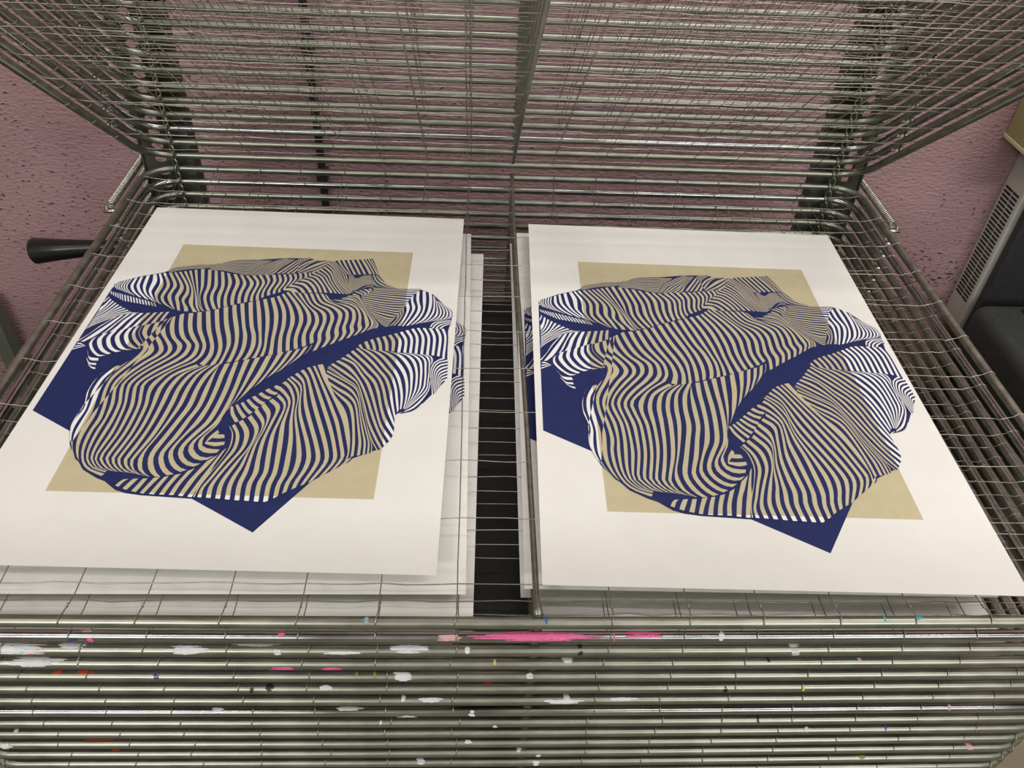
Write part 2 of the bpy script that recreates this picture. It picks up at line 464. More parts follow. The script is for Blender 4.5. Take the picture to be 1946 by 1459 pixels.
# paint smears on the front tubes
def smear(k, x0, x1, a0, a1, color, seed, soft=0.8, name='paint_smear'):
    """x0..x1 metres along the front tube of tray k, a0..a1 degrees round it (0 = facing front, 90 = top)"""
    key = 'paint_%d_%d_%d' % tuple(int(c * 99) for c in color)
    m = bpy.data.materials.get(key)
    if m is None:
        m = noisy(key, [(0.3, tuple(c * 0.85 for c in color)), (0.7, color)], 90, 0.45)
    rng = random.Random(seed); n = max(10, int((x1 - x0) / 0.0022))
    a0, a1 = [57 + math.degrees(math.asin(max(-1, min(1, a / 48.5 - 1)))) for a in (a0, a1)]
    V, F = [], []; A = 4
    ns = max(1, round((a1 - a0) / 16))
    for st in range(ns):
        w_ = (a1 - a0) / ns
        m0 = a0 + w_ * (st + 0.5) + rng.uniform(-.3, .3) * w_
        edge = abs((st + 0.5) / ns - 0.5) * 2
        s0 = x0 + (x1 - x0) * rng.uniform(0, 0.10 + 0.30 * edge); s1 = x1 - (x1 - x0) * rng.uniform(0, 0.10 + 0.30 * edge)
        lo = hi = 0.0; b = len(V)
        for i in range(n + 1):
            t = i / n
            env = math.sin(math.pi * min(max(t, 0.0), 1.0)) ** 0.4
            lo = lo * 0.5 + rng.uniform(0, soft) * 0.5; hi = hi * 0.5 + rng.uniform(0, soft) * 0.5
            b0 = m0 - w_ * 1.1 * env * (1 - lo); b1 = m0 + w_ * 1.1 * env * (1 - hi)
            x = s0 + (s1 - s0) * t
            u = (x - (XL + 0.055)) / (XR - XL - 0.11); dz = -0.0022 * math.sin(math.pi * min(max(u, 0), 1)); dy = -0.0012 * math.sin(math.pi * min(max(u, 0), 1))
            for j in range(A):
                a = math.radians(b0 + (b1 - b0) * j / (A - 1))
                r = TR + 0.00018 + 0.00002 * (st % 3)
                V.append((x, -DT + dy - r * math.cos(a), dz + r * math.sin(a)))
        for i in range(n):
            for j in range(A - 1):
                q = b + i * A + j
                F.append((q, q + A, q + A + 1, q + 1))
    o = pyobj(name, V, F, m, trays[k], smooth=True)
    return o
PINK = (0.85, 0.14, 0.36); WHT = (0.74, 0.76, 0.78); RED = (0.62, 0.07, 0.02); BLU = (0.03, 0.05, 0.25); TEAL = (0.05, 0.42, 0.48); BLK = (0.01, 0.01, 0.01); GRN = (0.25, 0.30, 0.05); YEL = (0.65, 0.6, 0.1); PNK2 = (0.75, 0.42, 0.45)
def along(x, k):
    return (x - (1022 - 2.6 * k)) / (1971 / (1 + 0.0206 * k))
SM = [
 (1, 878, 1160, 25, 82, PINK, 1), (1, 1165, 1168.5, 20, 85, PINK, 2), (1, 1172, 1272, 50, 88, PINK, 3), (1, 830, 880, 25, 60, PNK2, 4),
 (1, 190, 205, 5, 35, PINK, 5), (1, 157, 175, 10, 24, BLU, 6), (1, 536, 552, 55, 85, PINK, 7), (1, 172, 200, 78, 95, PNK2, 8),
 (2, -10, 124, 15, 92, WHT, 9), (2, 134, 196, 60, 95, WHT, 10), (2, 330, 416, 20, 80, WHT, 11), (2, 440, 550, 80, 100, WHT, 12), (2, 527, 548, 20, 50, WHT, 13), (2, 735, 820, 35, 90, WHT, 14), (2, 620, 708, 20, 45, WHT, 15), (2, 883, 896, 30, 80, WHT, 16),
 (3, 40, 158, 20, 92, WHT, 17), (3, 172, 178, 20, 95, WHT, 18), (3, 1064, 1092, 55, 92, WHT, 19), (3, 520, 580, 0, 20, PINK, 20), (3, 612, 660, 0, 22, PINK, 20), (2, 86, 100, -2, 14, RED, 21), 
 (4, 128, 146, 62, 92, RED, 22), (4, 168, 204, 62, 92, RED, 23), (4, 310, 322, 20, 70, BLU, 24), (4, 748, 790, 15, 80, WHT, 25), (4, 1000, 1015, 30, 75, WHT, 26),
 (5, 513, 533, 30, 85, BLK, 27), (5, 486, 494, 20, 60, BLK, 28), (5, 920, 940, 82, 100, RED, 29), (5, 612, 640, 40, 80, WHT, 30), (5, 1378, 1388, 15, 55, BLK, 31), (5, 1531, 1538, 20, 60, YEL, 32),
 (6, 795, 850, 35, 65, WHT, 33), (6, 1030, 1120, 20, 50, WHT, 34), (6, 1070, 1086, 30, 95, WHT, 35), (6, 1140, 1220, 40, 65, WHT, 36), (6, 765, 775, 40, 90, WHT, 37),
 (7, 640, 700, 60, 90, WHT, 38), (7, 416, 440, 50, 85, WHT, 39), (7, 890, 905, 10, 50, WHT, 40), (7, 755, 800, 0, 16, WHT, 41),
 (0, 1753, 1772, 72, 105, TEAL, 42), (0, 1691, 1697, 60, 98, TEAL, 43), (0, 1034, 1042, 45, 100, (0.04, 0.12, 0.42), 44), (0, 694, 704, 50, 90, (0.3, 0.45, 0.55), 45), (0, 12, 18, 0, 25, BLK, 46),
 (2, 1097, 1108, 70, 95, BLK, 47), (2, 1097, 1109, 15, 42, BLK, 48), (3, 1463, 1470, 60, 90, BLK, 49), (2, 1505, 1530, 70, 95, WHT, 50), (2, 1508, 1528, 10, 45, WHT, 51), (1, 1368, 1380, 20, 85, WHT, 52), (3, 1640, 1650, 60, 85, PNK2, 53),
 (8, 725, 730, 30, 70, WHT, 54), (8, 1443, 1449, 30, 80, BLK, 55), (8, 937, 948, 0, 20, WHT, 56), (10, 170, 240, 80, 98, RED, 57), (11, 230, 250, 75, 98, RED, 58), (10, 30, 60, 10, 50, WHT, 59), (9, 58, 68, 60, 90, WHT, 60),
 (9, 1694, 1700, 40, 90, (0.05, 0.12, 0.5), 61), (12, 1643, 1658, 40, 75, GRN, 62), (7, 1820, 1828, 30, 80, PNK2, 63), (11, 1855, 1872, 30, 85, PNK2, 64), (11, 980, 992, 55, 90, WHT, 65), (12, 790, 810, 40, 90, WHT, 66), (9, 1535, 1548, 40, 80, WHT, 67),
 (0, 4, 10, 20, 50, WHT, 68), (3, 938, 944, 40, 80, YEL, 69), (4, 680, 686, 50, 85, GRN, 70), (4, 712, 720, 40, 85, GRN, 71), (11, 1015, 1030, 10, 30, WHT, 72), (12, 1010, 1026, 20, 50, WHT, 73), (10, 880, 900, 45, 70, WHT, 74),
]
for (k, a, b, c, d, colr, sd) in SM:
    smear(-k, along(a, k), along(b, k), c, d, colr, sd)

# ------------------------------------------------------------------ the prints
# artwork guides in tenths of a millimetre from the middle of the sheet; "phase: x,y x,y ..." one stripe per unit of phase
ART = """
@backX1
0:-1777,1697 -1681,1795 -1542,1838 -1332,1899 -1179,1898 -1090,1950
6:-1718,1670 -1599,1731 -1449,1775 -1302,1796 -1113,1843 -1016,1862
@backX2
0:-1192,1861 -1121,1885 -915,2026 -606,2077 -322,2080
9:-1164,1759 -975,1765 -639,1678 -550,1730 -439,1911
@backX3
0:-600,1673 -490,1907 -381,1997 -295,2075 -155,2156
3:-549,1668 -426,1854 -326,1918 -247,1971 -100,2135
6:-437,1675 -309,1779 -245,1842 -168,1964 -46,2127
8:-278,1694 -220,1750 -172,1857 -94,1980 5,2130
@knob
0:42,2145 45,2061 113,1970
8:228,2193 269,2112 250,2074
@diag
0:-228,1734 -102,1951 14,2119
1:-158,1732 -34,1937 53,2097
2:-96,1735 18,1929 81,2040
3:-21,1741 63,1897 107,2005
4:53,1752 97,1852 131,1948
@lens
-2:81,1968 146,2072 247,2165
-1:93,1887 205,2035 333,2120
0:107,1802 278,2057 460,2129
1:115,1760 324,1949 539,2129
2:202,1771 383,1906 556,2107
3:328,1779 437,1886 571,2091
@topright
0:605,2127 692,1985 826,1772
1:669,2150 743,1988 878,1768
2:737,2160 807,1993 903,1770
3:808,2165 887,1973 972,1778
4:878,2176 964,1978 1042,1785
5:948,2188 1033,1995 1117,1797
6:1019,2198 1117,2001 1199,1803
8:1103,2216 1190,2041 1297,1795
9.5:1153,2231 1210,2090 1301,1813
@slope
-3:1216,1693 1261,1516 1354,1477 1506,1447
0:1190,1788 1263,1605 1352,1499 1508,1454
1:1235,1782 1304,1631 1404,1536 1532,1455
2:1274,1778 1367,1635 1465,1551 1564,1450
3.5:1297,1749 1415,1604 1513,1520 1622,1439
@knot
0:865,1758 891,1515 943,1382 1007,1357 1126,1490 1257,1533
4:873,1759 909,1561 966,1464 1028,1469 1124,1597 1230,1614
9:892,1760 921,1652 970,1576 1026,1580 1100,1686 1207,1697
13:924,1766 944,1711 980,1679 1023,1693 1090,1758 1191,1775
@knotlow
0:978,1333 1066,1372 1164,1492 1258,1520
3:1000,1315 1089,1390 1178,1471 1265,1463
@hump
0:-2397,1329 -2393,1279 -2361,1222
3:-2312,1404 -2319,1283 -2260,1190 -2212,1150
6:-2199,1467 -2210,1301 -2149,1175 -2023,1056
8:-2068,1538 -2051,1354 -2028,1269 -1944,1124 -1803,968
9:-1982,1577 -1954,1338 -1924,1210 -1841,1066 -1684,913
10:-1899,1609 -1837,1434 -1835,1237 -1826,1152 -1723,979 -1579,863
11:-1843,1628 -1720,1353 -1719,1137 -1703,1032 -1618,892 -1456,789
12:-1781,1651 -1630,1359 -1624,1143 -1621,1037 -1541,896 -1402,771
13:-1697,1663 -1533,1364 -1531,1213 -1528,1085 -1454,901 -1382,763
14:-1632,1676 -1437,1349 -1404,1199 -1415,1050 -1360,907 -1303,737
15:-1569,1694 -1364,1353 -1303,1141 -1314,972 -1219,813 -1195,729
16:-1500,1714 -1298,1314 -1225,1103 -1172,898 -1121,798 -1063,720
17:-1431,1735 -1267,1316 -1166,1065 -1117,932 -1079,821 -1033,742
18:-1356,1763 -1219,1319 -1157,1107 -1090,923 -1027,803 -967,758
19:-1256,1788 -1153,1366 -1136,1152 -1107,1026 -1044,864 -993,765
20:-1148,1764 -1056,1373 -1046,1157 -1024,1031 -955,869 -900,774
21:-1056,1748 -958,1379 -956,1184 -929,1036 -861,874 -828,815
22:-955,1726 -861,1384 -843,1126 -823,1001 -779,834
23:-863,1691 -775,1456 -762,1173 -734,1006 -696,888
24:-758,1675 -665,1463 -660,1202 -635,1012 -609,924
25:-667,1661 -566,1447 -569,1228 -557,1080 -529,966
26:-583,1652 -464,1465 -472,1234 -467,1106 -452,996
27:-485,1663 -387,1480 -392,1261 -397,1132 -374,1024
28:-400,1682 -307,1485 -324,1287 -322,1158 -298,1057
29:-303,1692 -243,1534 -261,1334 -263,1204 -242,1141
30:-204,1704 -156,1539 -181,1361 -187,1273 -167,1184
31:-129,1708 -76,1545 -99,1388 -112,1300 -102,1227
32:-55,1720 -6,1571 -30,1414 -51,1336 -36,1266
33:19,1732 64,1598 41,1462 17,1395 22,1343
34:92,1748 128,1625 104,1522 84,1465 81,1416
35:165,1764 196,1663 184,1595 149,1547 149,1518
36:239,1780 265,1702 249,1655 230,1620 221,1601
38.5:368,1804 381,1783 376,1759 367,1749 361,1735
@upridge
-.5:-2,1306 65,1310 135,1272 183,1242
0:29,1363 127,1368 187,1318 224,1255
1:98,1455 219,1408 291,1324 315,1265
2:148,1525 265,1499 363,1372 412,1275
3:207,1607 315,1569 429,1421 484,1280
4:259,1667 369,1617 487,1446 551,1283
5:312,1723 423,1666 545,1471 625,1288
6:366,1781 483,1693 590,1496 677,1347 700,1284
7:407,1837 529,1718 625,1521 711,1371 763,1279
8:440,1909 576,1744 638,1590 728,1417 826,1274
9:474,1971 603,1815 673,1613 763,1440 876,1269
10:498,2019 617,1886 679,1659 784,1464 919,1271
11:523,2069 628,1933 683,1706 806,1487 947,1288
16:595,2102 686,1937 768,1734 868,1492 963,1304
18:607,2115 757,1894 838,1738 889,1515 986,1319
@fan
0:1247,1475 1431,1460 1621,1445 1797,1449 1933,1469
2:1256,1405 1438,1394 1627,1384 1841,1375 1893,1422 1950,1458
4:1196,1336 1348,1312 1574,1293 1774,1284 1886,1291 1937,1425
6:1133,1245 1335,1215 1586,1176 1774,1155 1844,1192 1867,1289
8:1126,1159 1247,1124 1475,1074 1720,1068 1791,1093 1821,1153
10:1143,1075 1297,1022 1486,970 1672,940 1730,963 1776,1060
12:1190,994 1373,902 1560,851 1684,817 1718,901 1759,986
14:1252,895 1385,800 1539,708 1634,713 1674,796 1710,860
16:1326,787 1432,702 1524,627 1606,641 1640,713
18:1427,651 1509,557 1569,540 1598,621
@righthump
-4:1664,775 1657,704 1620,622 1581,547
-3:1693,842 1697,747 1660,644 1606,552
-2:1718,901 1726,819 1685,696 1627,564
-1:1748,964 1758,862 1725,698 1662,559
0:1794,1135 1832,990 1807,784 1745,564
1:1859,1310 1866,1160 1911,994 1867,787 1782,552
2:1938,1414 1952,1165 1991,978 1951,791 1850,576
3:2026,1408 2050,1172 2044,919 1993,733 1908,599
4:2118,1359 2141,1113 2120,883 2065,727 1965,622
5:2168,1264 2188,1011 2176,866 2114,720 2024,645
6:2191,1201 2241,890 2185,744 2082,662
7:2204,1180 2279,975 2286,851 2233,737 2117,676
8:2216,1182 2315,998 2335,854 2281,739 2164,691
9:2243,1161 2351,1000 2383,856 2340,753 2212,701
10:2283,1121 2389,981 2426,859 2388,766 2258,712
11.5:2335,1061 2426,962 2444,861 2436,779 2306,721
@main
0:-1719,392 -1726,310 -1695,198 -1601,55 -1544,-33 -1526,-141 -1556,-267
1:-1593,430 -1599,298 -1571,186 -1452,26 -1382,-116 -1394,-223 -1473,-350
2:-1499,497 -1484,285 -1464,211 -1359,86 -1261,-109 -1279,-235 -1378,-372
3:-1386,563 -1396,425 -1366,292 -1297,146 -1168,-50 -1166,-211 -1279,-375
4:-1326,615 -1301,489 -1248,299 -1180,151 -1052,-8 -1051,-188 -1163,-360
5:-1228,680 -1186,495 -1127,306 -1047,140 -936,-2 -937,-200 -1024,-353
6:-1109,697 -1066,502 -1005,311 -908,129 -831,-15 -823,-211 -894,-347
7:-1006,728 -945,508 -886,318 -791,116 -738,-27 -735,-207 -795,-351
8:-898,766 -825,515 -765,325 -685,122 -630,-40 -611,-218 -656,-413
9:-792,813 -710,521 -649,332 -577,146 -525,-34 -512,-213 -532,-390
10:-682,881 -617,626 -557,433 -482,227 -436,43 -434,-120 -450,-360
11:-581,928 -526,731 -431,440 -374,232 -337,12 -333,-169 -344,-319
12:-482,969 -420,737 -339,445 -267,238 -231,18 -233,-163 -258,-288
13:-370,1007 -309,743 -230,451 -153,244 -114,23 -129,-176 -156,-257
14:-290,1053 -198,750 -126,456 -79,248 -38,64 -35,-100 -48,-216
15:-195,1091 -86,756 -22,463 5,253 29,68 41,-41 40,-185
16:-100,1128 4,863 58,664 93,410 104,221 127,36 151,-143
17:-36,1175 87,929 151,730 191,474 199,264 226,78 261,-93
18:19,1232 167,976 263,735 301,539 300,307 320,120 352,-44
19:71,1278 260,1002 367,782 410,585 405,389 407,200 451,2
20:153,1272 347,986 468,788 521,590 508,433 502,280 547,62
21:248,1256 411,970 563,794 623,616 621,459 601,304 636,137
@mainR
21:248,1256 411,970 563,794 623,616 621,459 601,304 633,155 603,-85
22:335,1255 467,993 666,820 720,641 714,464 704,310 726,179 698,-17
23:420,1258 536,1019 728,884 816,706 812,508 813,353 840,222 798,62
24:494,1261 601,1064 789,950 908,814 923,633 914,456 938,303 900,136
25:568,1259 670,1090 859,975 984,858 1014,658 1002,500 1033,365 999,209
26:629,1225 733,1073 926,1010 1062,904 1114,703 1107,505 1132,410 1089,264
27:699,1134 784,1065 943,1064 1090,968 1175,788 1204,570 1229,473 1177,335
28:737,1126 913,1104 1013,1078 1168,931 1263,752 1313,556 1262,398
29:810,1129 977,1161 1088,1072 1224,872 1345,677 1372,560 1326,449
31:943,1234 1068,1220 1148,1075 1294,795 1411,620 1431,553 1370,471
32.5:1043,1316 1107,1243 1146,1096 1347,757 1451,583 1455,504
@fold
0:987,1319 1108,1244 1114,1202
1:1032,1348 1133,1288 1124,1223
2:1090,1377 1180,1313 1142,1228
3:1162,1410 1225,1348 1159,1236
4.5:1261,1438 1266,1372 1182,1248
@leftfan
.75:-2366,1010 -2379,960 -2393,918
2:-2305,938 -2342,747 -2386,644
4.75:-2172,828 -2265,631 -2391,486
8.75:-1940,670 -2135,595 -2298,501 -2391,350
11:-1834,666 -2097,552 -2293,394 -2403,263
@arm
-.25:-2101,565 -2235,358 -2321,164 -2413,11
.25:-2078,578 -2185,381 -2295,185 -2387,-14
1.25:-2001,610 -2089,367 -2186,135 -2301,0
2.25:-1927,631 -2010,468 -2057,312 -2122,175
3.25:-1838,646 -1908,474 -1950,298 -1959,260
4.25:-1750,661 -1801,500 -1836,362 -1855,303
5.25:-1660,672 -1705,505 -1736,406 -1753,357
6.25:-1571,687 -1603,549 -1624,451 -1627,408
7.25:-1492,699 -1515,585 -1522,515 -1523,462
8.25:-1419,710 -1432,599 -1437,559 -1438,523
@lobes
.75:-2240,39 -2239,-52 -2154,-191 -2039,-291 -1955,-269
1.25:-2163,164 -2196,41 -2147,-84 -2055,-203 -1952,-260
2.25:-2063,216 -2089,84 -2030,-77 -1954,-163 -1876,-212
3.25:-1965,259 -1991,108 -1931,-35 -1850,-131 -1756,-161
4.25:-1872,302 -1888,151 -1823,6 -1734,-98 -1623,-131
5.25:-1781,355 -1793,212 -1740,66 -1623,-65 -1564,-107
6.6:-1686,399 -1696,274 -1660,163 -1562,20 -1539,-33
@smalllobes
.55:-2211,-176 -2138,-305 -2014,-329
.95:-2189,-229 -2110,-365 -2001,-380
@smalllobes2
.55:-2167,-324 -2096,-415 -2005,-428
.95:-2157,-350 -2089,-449 -1996,-467
@smalllobes3
.55:-2105,-442 -2044,-495 -1984,-513
.95:-2091,-467 -2034,-524 -1977,-547
@lefttip
.5:-2390,-32 -2350,-36 -2269,-89
3:-2406,-178 -2367,-153 -2277,-100
@comb
0.5:-2389,1139 -2365,1077
6:-2199,1077 -2139,923
17:-1696,897 -1648,812
@lower
-1:-1922,-763 -1931,-894 -1912,-1067 -1875,-1189 -1891,-1372 -1886,-1563 -1853,-1676
0:-1822,-500 -1889,-697 -1905,-909 -1876,-1065 -1841,-1264 -1864,-1415 -1866,-1561 -1836,-1690 -1767,-1868
1:-1677,-451 -1791,-675 -1818,-889 -1810,-1063 -1781,-1291 -1787,-1485 -1782,-1701 -1720,-1908 -1624,-2080
2:-1555,-268 -1620,-430 -1694,-587 -1731,-722 -1729,-932 -1690,-1150 -1663,-1362 -1671,-1554 -1674,-1753 -1643,-1932 -1553,-2142 -1466,-2244 -1270,-2366
3:-1473,-351 -1604,-600 -1661,-800 -1640,-992 -1598,-1208 -1571,-1446 -1596,-1622 -1590,-1820 -1566,-1983 -1501,-2128 -1396,-2228 -1222,-2293
4:-1378,-372 -1515,-612 -1587,-830 -1568,-972 -1517,-1173 -1507,-1429 -1518,-1619 -1522,-1844 -1504,-2008 -1459,-2113 -1355,-2214 -1218,-2254
5:-1279,-375 -1441,-608 -1515,-794 -1486,-969 -1436,-1170 -1423,-1440 -1434,-1658 -1450,-1856 -1446,-2019 -1412,-2111 -1303,-2225 -1178,-2246
6:-1163,-361 -1340,-587 -1432,-790 -1420,-950 -1371,-1183 -1353,-1467 -1355,-1683 -1383,-1880 -1399,-2030 -1361,-2123 -1234,-2236 -1104,-2257
7:-1023,-354 -1232,-590 -1349,-786 -1333,-946 -1280,-1178 -1274,-1434 -1283,-1667 -1316,-1877 -1338,-2028 -1300,-2120 -1178,-2233 -1055,-2261
8:-894,-347 -1102,-558 -1261,-765 -1250,-942 -1204,-1160 -1194,-1430 -1205,-1663 -1239,-1875 -1267,-2039 -1239,-2118 -1118,-2244 -1006,-2266
9:-795,-351 -1036,-564 -1141,-808 -1152,-969 -1118,-1171 -1116,-1457 -1131,-1674 -1166,-1886 -1197,-2050 -1182,-2115 -1062,-2243 -957,-2270
10:-718,-429 -846,-512 -979,-644 -1037,-836 -1039,-996 -1032,-1183 -1036,-1483 -1059,-1685 -1099,-1883 -1130,-2047 -1112,-2126 -1024,-2228 -897,-2282
11:-656,-414 -774,-499 -867,-623 -923,-863 -929,-1116 -947,-1450 -976,-1696 -1014,-1907 -1049,-2057 -1041,-2123 -963,-2225 -826,-2298
12:-594,-400 -748,-592 -814,-857 -817,-1111 -841,-1430 -879,-1692 -937,-1904 -979,-2068 -966,-2147 -899,-2249 -774,-2312
13:-544,-386 -662,-587 -705,-853 -716,-1137 -761,-1397 -830,-1690 -884,-1888 -892,-1998 -876,-2104 -828,-2233 -725,-2320
14:-452,-359 -545,-582 -590,-847 -594,-1163 -647,-1407 -713,-1685 -764,-1897 -778,-1993 -758,-2099 -684,-2241 -608,-2316
15:-470,-382 -479,-595 -475,-841 -483,-1158 -538,-1402 -596,-1680 -653,-1851 -678,-1961 -651,-2069 -576,-2198 -477,-2272
16:-346,-346 -361,-590 -361,-837 -375,-1138 -419,-1427 -517,-1649 -579,-1834 -586,-1944 -535,-2064 -442,-2167 -355,-2203
17:-248,-301 -244,-584 -240,-831 -259,-1147 -299,-1421 -387,-1615 -471,-1803 -479,-1927 -432,-2020 -338,-2097 -231,-2103
18:-116,-251 -129,-561 -134,-809 -156,-1143 -208,-1418 -302,-1598 -381,-1742 -380,-1868 -296,-1974 -208,-2011 -114,-1980
19:7,-206 -27,-540 -69,-855 -136,-1142 -186,-1387 -227,-1536 -302,-1669 -301,-1796 -262,-1850 -167,-1873 -78,-1876
19.5:80,-179 67,-518 4,-852 -112,-1110 -179,-1297 -197,-1462 -274,-1625 -275,-1767 -242,-1814 -158,-1831 -64,-1821
@eye
.5:-181,-1563 -242,-1666 -270,-1780
.95:-154,-1605 -200,-1679 -239,-1737
@eyeA
.55:-201,-1636 -142,-1634 -86,-1638
.95:-220,-1697 -134,-1702 -70,-1690
@eyeB
.55:-267,-1759 -157,-1764 -50,-1751
.95:-269,-1794 -150,-1828 -48,-1802
@lowerR
19.5:81,-184 38,-536 -9,-754 -54,-966 -110,-1118
20:146,-153 113,-481 58,-719 21,-835 -13,-917
21:285,-87 228,-356 171,-547 139,-649 118,-699
22:389,-46 334,-280 279,-440 250,-509 222,-556
23:483,-9 438,-187 393,-295 348,-402 311,-464
24:574,52 549,-56 513,-166 471,-239 436,-293
24.6:625,85 612,1 593,-54 578,-90 560,-119
@bottomstrip
0:-1093,-2444 -1069,-2408 -1043,-2375
1:-1006,-2478 -977,-2405 -941,-2360
2:-908,-2521 -872,-2438 -836,-2351
3:-798,-2547 -767,-2448 -736,-2345
4:-709,-2564 -660,-2431 -611,-2321
5:-597,-2572 -560,-2427 -520,-2305
6:-491,-2571 -458,-2423 -401,-2262
7:-389,-2573 -354,-2395 -274,-2175
8:-288,-2588 -253,-2454 -207,-2287 -160,-2181 -74,-1962
9:-188,-2597 -149,-2425 -95,-2244 -67,-2099 -5,-1846
@rtop
.4:-142,-1158 -108,-1294 -22,-1432
.75:-120,-1160 -77,-1292 4,-1423
1.75:-72,-1124 4,-1243 79,-1345
2.75:-17,-1083 59,-1195 132,-1268
3.75:37,-1025 120,-1123 198,-1190
4.75:92,-968 176,-1050 248,-1094
5.75:159,-900 230,-962 305,-990
6.75:225,-829 298,-886 366,-908
7.1:258,-799 323,-853 379,-866
@rbody
-.25:-171,-2594 -153,-2431 -112,-2293 -44,-2111 16,-1881 15,-1731 -10,-1602 -65,-1504
.25:-150,-2593 -129,-2441 -84,-2293 -25,-2100 40,-1891 51,-1751 23,-1611 -52,-1492
.75:-111,-2597 -118,-2468 -56,-2311 7,-2109 75,-1910 83,-1760 54,-1621 -26,-1475
1.75:-11,-2601 -25,-2427 21,-2249 102,-2044 174,-1853 178,-1681 140,-1551 42,-1402
2.75:90,-2608 73,-2404 108,-2246 175,-2041 239,-1872 277,-1677 257,-1501 132,-1320
3.75:195,-2617 174,-2420 193,-2263 231,-2121 254,-1872 305,-1632 321,-1431 177,-1207
4.75:299,-2625 273,-2397 292,-2219 295,-2016 304,-1763 346,-1542 346,-1292 243,-1110
5.75:403,-2628 379,-2393 408,-2215 385,-1987 377,-1717 410,-1405 438,-1148 317,-1015
6.75:507,-2636 485,-2379 517,-2210 495,-1984 467,-1636 504,-1331 511,-1097 388,-929
7.75:606,-2636 589,-2386 615,-2227 600,-1979 566,-1633 544,-1411 555,-1190 540,-1001 389,-811 302,-765
8.75:702,-2567 695,-2381 728,-2242 717,-1975 696,-1682 645,-1406 616,-1164 589,-997 505,-780 416,-678
9.75:779,-2502 789,-2349 830,-2199 842,-1970 775,-1679 696,-1404 650,-1186 644,-947 565,-753 441,-606
10.75:869,-2437 885,-2316 939,-2154 950,-1966 891,-1739 792,-1479 710,-1254 666,-1019 631,-749 469,-579
11.75:953,-2382 991,-2273 1042,-2110 1057,-1962 988,-1735 899,-1497 807,-1249 737,-1039 649,-673 528,-512
12.75:1025,-2336 1083,-2210 1135,-2087 1155,-1958 1095,-1731 1000,-1470 915,-1245 836,-1023 685,-594 587,-443
13.75:1145,-2232 1212,-2104 1244,-2021 1253,-1954 1183,-1684 1109,-1465 997,-1171 902,-935 742,-540 660,-382
14.75:1249,-2147 1300,-2039 1319,-1976 1326,-1913 1256,-1659 1173,-1372 1090,-1167 991,-931 816,-537 726,-352
15.75:1340,-2066 1384,-2005 1399,-1953 1405,-1889 1349,-1656 1267,-1367 1180,-1162 1085,-963 891,-584 780,-323
16.2:1408,-2018 1439,-1972 1453,-1908 1457,-1824 1396,-1610 1295,-1344 1205,-1114 1104,-876 974,-580 874,-301
@rmid
15.6:1365,-2005 1377,-1879 1354,-1666 1298,-1446 1240,-1265 1148,-1080 1069,-939 1029,-793
16.75:1433,-1930 1417,-1707 1390,-1487 1351,-1260 1292,-1074 1194,-958 1098,-864 1029,-793
17.75:1506,-1910 1498,-1703 1453,-1484 1405,-1257 1342,-1024 1232,-882 1103,-789 979,-682
18.75:1564,-1894 1551,-1701 1492,-1482 1437,-1256 1378,-998 1270,-806 1137,-687 910,-519
19.75:1607,-1875 1597,-1699 1531,-1481 1447,-1209 1392,-973 1332,-779 1215,-658 906,-446
20.75:1648,-1852 1641,-1741 1581,-1568 1473,-1161 1386,-876 1305,-704 1155,-584 902,-367
@rright
20.75:1705,-1824 1636,-1698 1554,-1480 1465,-1161 1386,-876 1297,-705 1155,-584 909,-356
21.75:1750,-1796 1645,-1588 1547,-1367 1464,-1090 1377,-802 1304,-628 1156,-481 942,-301
22.75:1789,-1730 1681,-1497 1578,-1227 1489,-968 1391,-725 1289,-526 1154,-349 1003,-232
23.75:1839,-1646 1705,-1428 1617,-1154 1536,-893 1447,-647 1341,-471 1229,-278 1056,-173
24.75:1866,-1545 1739,-1312 1664,-1081 1601,-815 1527,-617 1408,-468 1282,-289 1109,-102
25.75:1863,-1403 1793,-1217 1721,-1007 1661,-763 1588,-564 1486,-412 1364,-258 1162,-22
26.75:1849,-1262 1796,-1027 1746,-784 1671,-560 1570,-408 1466,-252 1342,-95 1220,43
27.75:1882,-1148 1843,-928 1805,-707 1733,-504 1631,-352 1507,-170 1387,-37 1262,54
28.75:1907,-1113 1903,-900 1860,-678 1797,-476 1694,-295 1570,-111 1453,-7 1352,30
29.75:1950,-1106 1963,-898 1949,-648 1896,-444 1802,-263 1690,-105 1596,-27 1521,11
30.75:1962,-1139 2000,-847 1997,-621 1979,-414 1912,-244 1811,-99 1718,-34 1663,-10
31.75:1959,-1154 2047,-820 2061,-593 2044,-385 1994,-199 1906,-80 1806,-38 1751,-19
32.75:1951,-1166 2095,-793 2109,-564 2100,-329 2070,-182 1993,-76 1911,-39 1857,-27
33.75:1941,-1181 2142,-766 2168,-561 2154,-326 2139,-165 2075,-80 2016,-47 1945,-31
34.75:1915,-1193 2177,-789 2204,-585 2209,-376 2196,-189 2159,-87 2104,-51 2059,-36
36.5:1871,-1209 2088,-1110 2228,-812 2252,-557 2221,-349 2260,-172 2237,-77 2156,-48
@curls
-1:2350,-72 2276,-144 2222,-242 2209,-429 2241,-635 2255,-835
.75:2435,-156 2306,-211 2247,-401 2274,-634 2308,-808
3.75:2440,-339 2340,-423 2322,-579 2341,-706
7:2443,-549 2389,-577 2360,-660
@vert
.25:1224,84 1244,57 1265,37
.75:1239,113 1256,77 1276,37
1.75:1315,191 1353,100 1380,29
2.75:1388,237 1431,123 1456,13
3.75:1464,279 1511,146 1537,7
4.75:1543,311 1596,169 1623,0
5.75:1620,347 1683,211 1697,-3
6.75:1692,386 1773,216 1778,-13
7.75:1767,421 1848,239 1858,-20
8.75:1840,462 1921,280 1931,-27
9.75:1913,503 1992,303 2005,-35
10.75:1988,523 2074,307 2080,-45
11.75:2069,527 2149,312 2158,-53
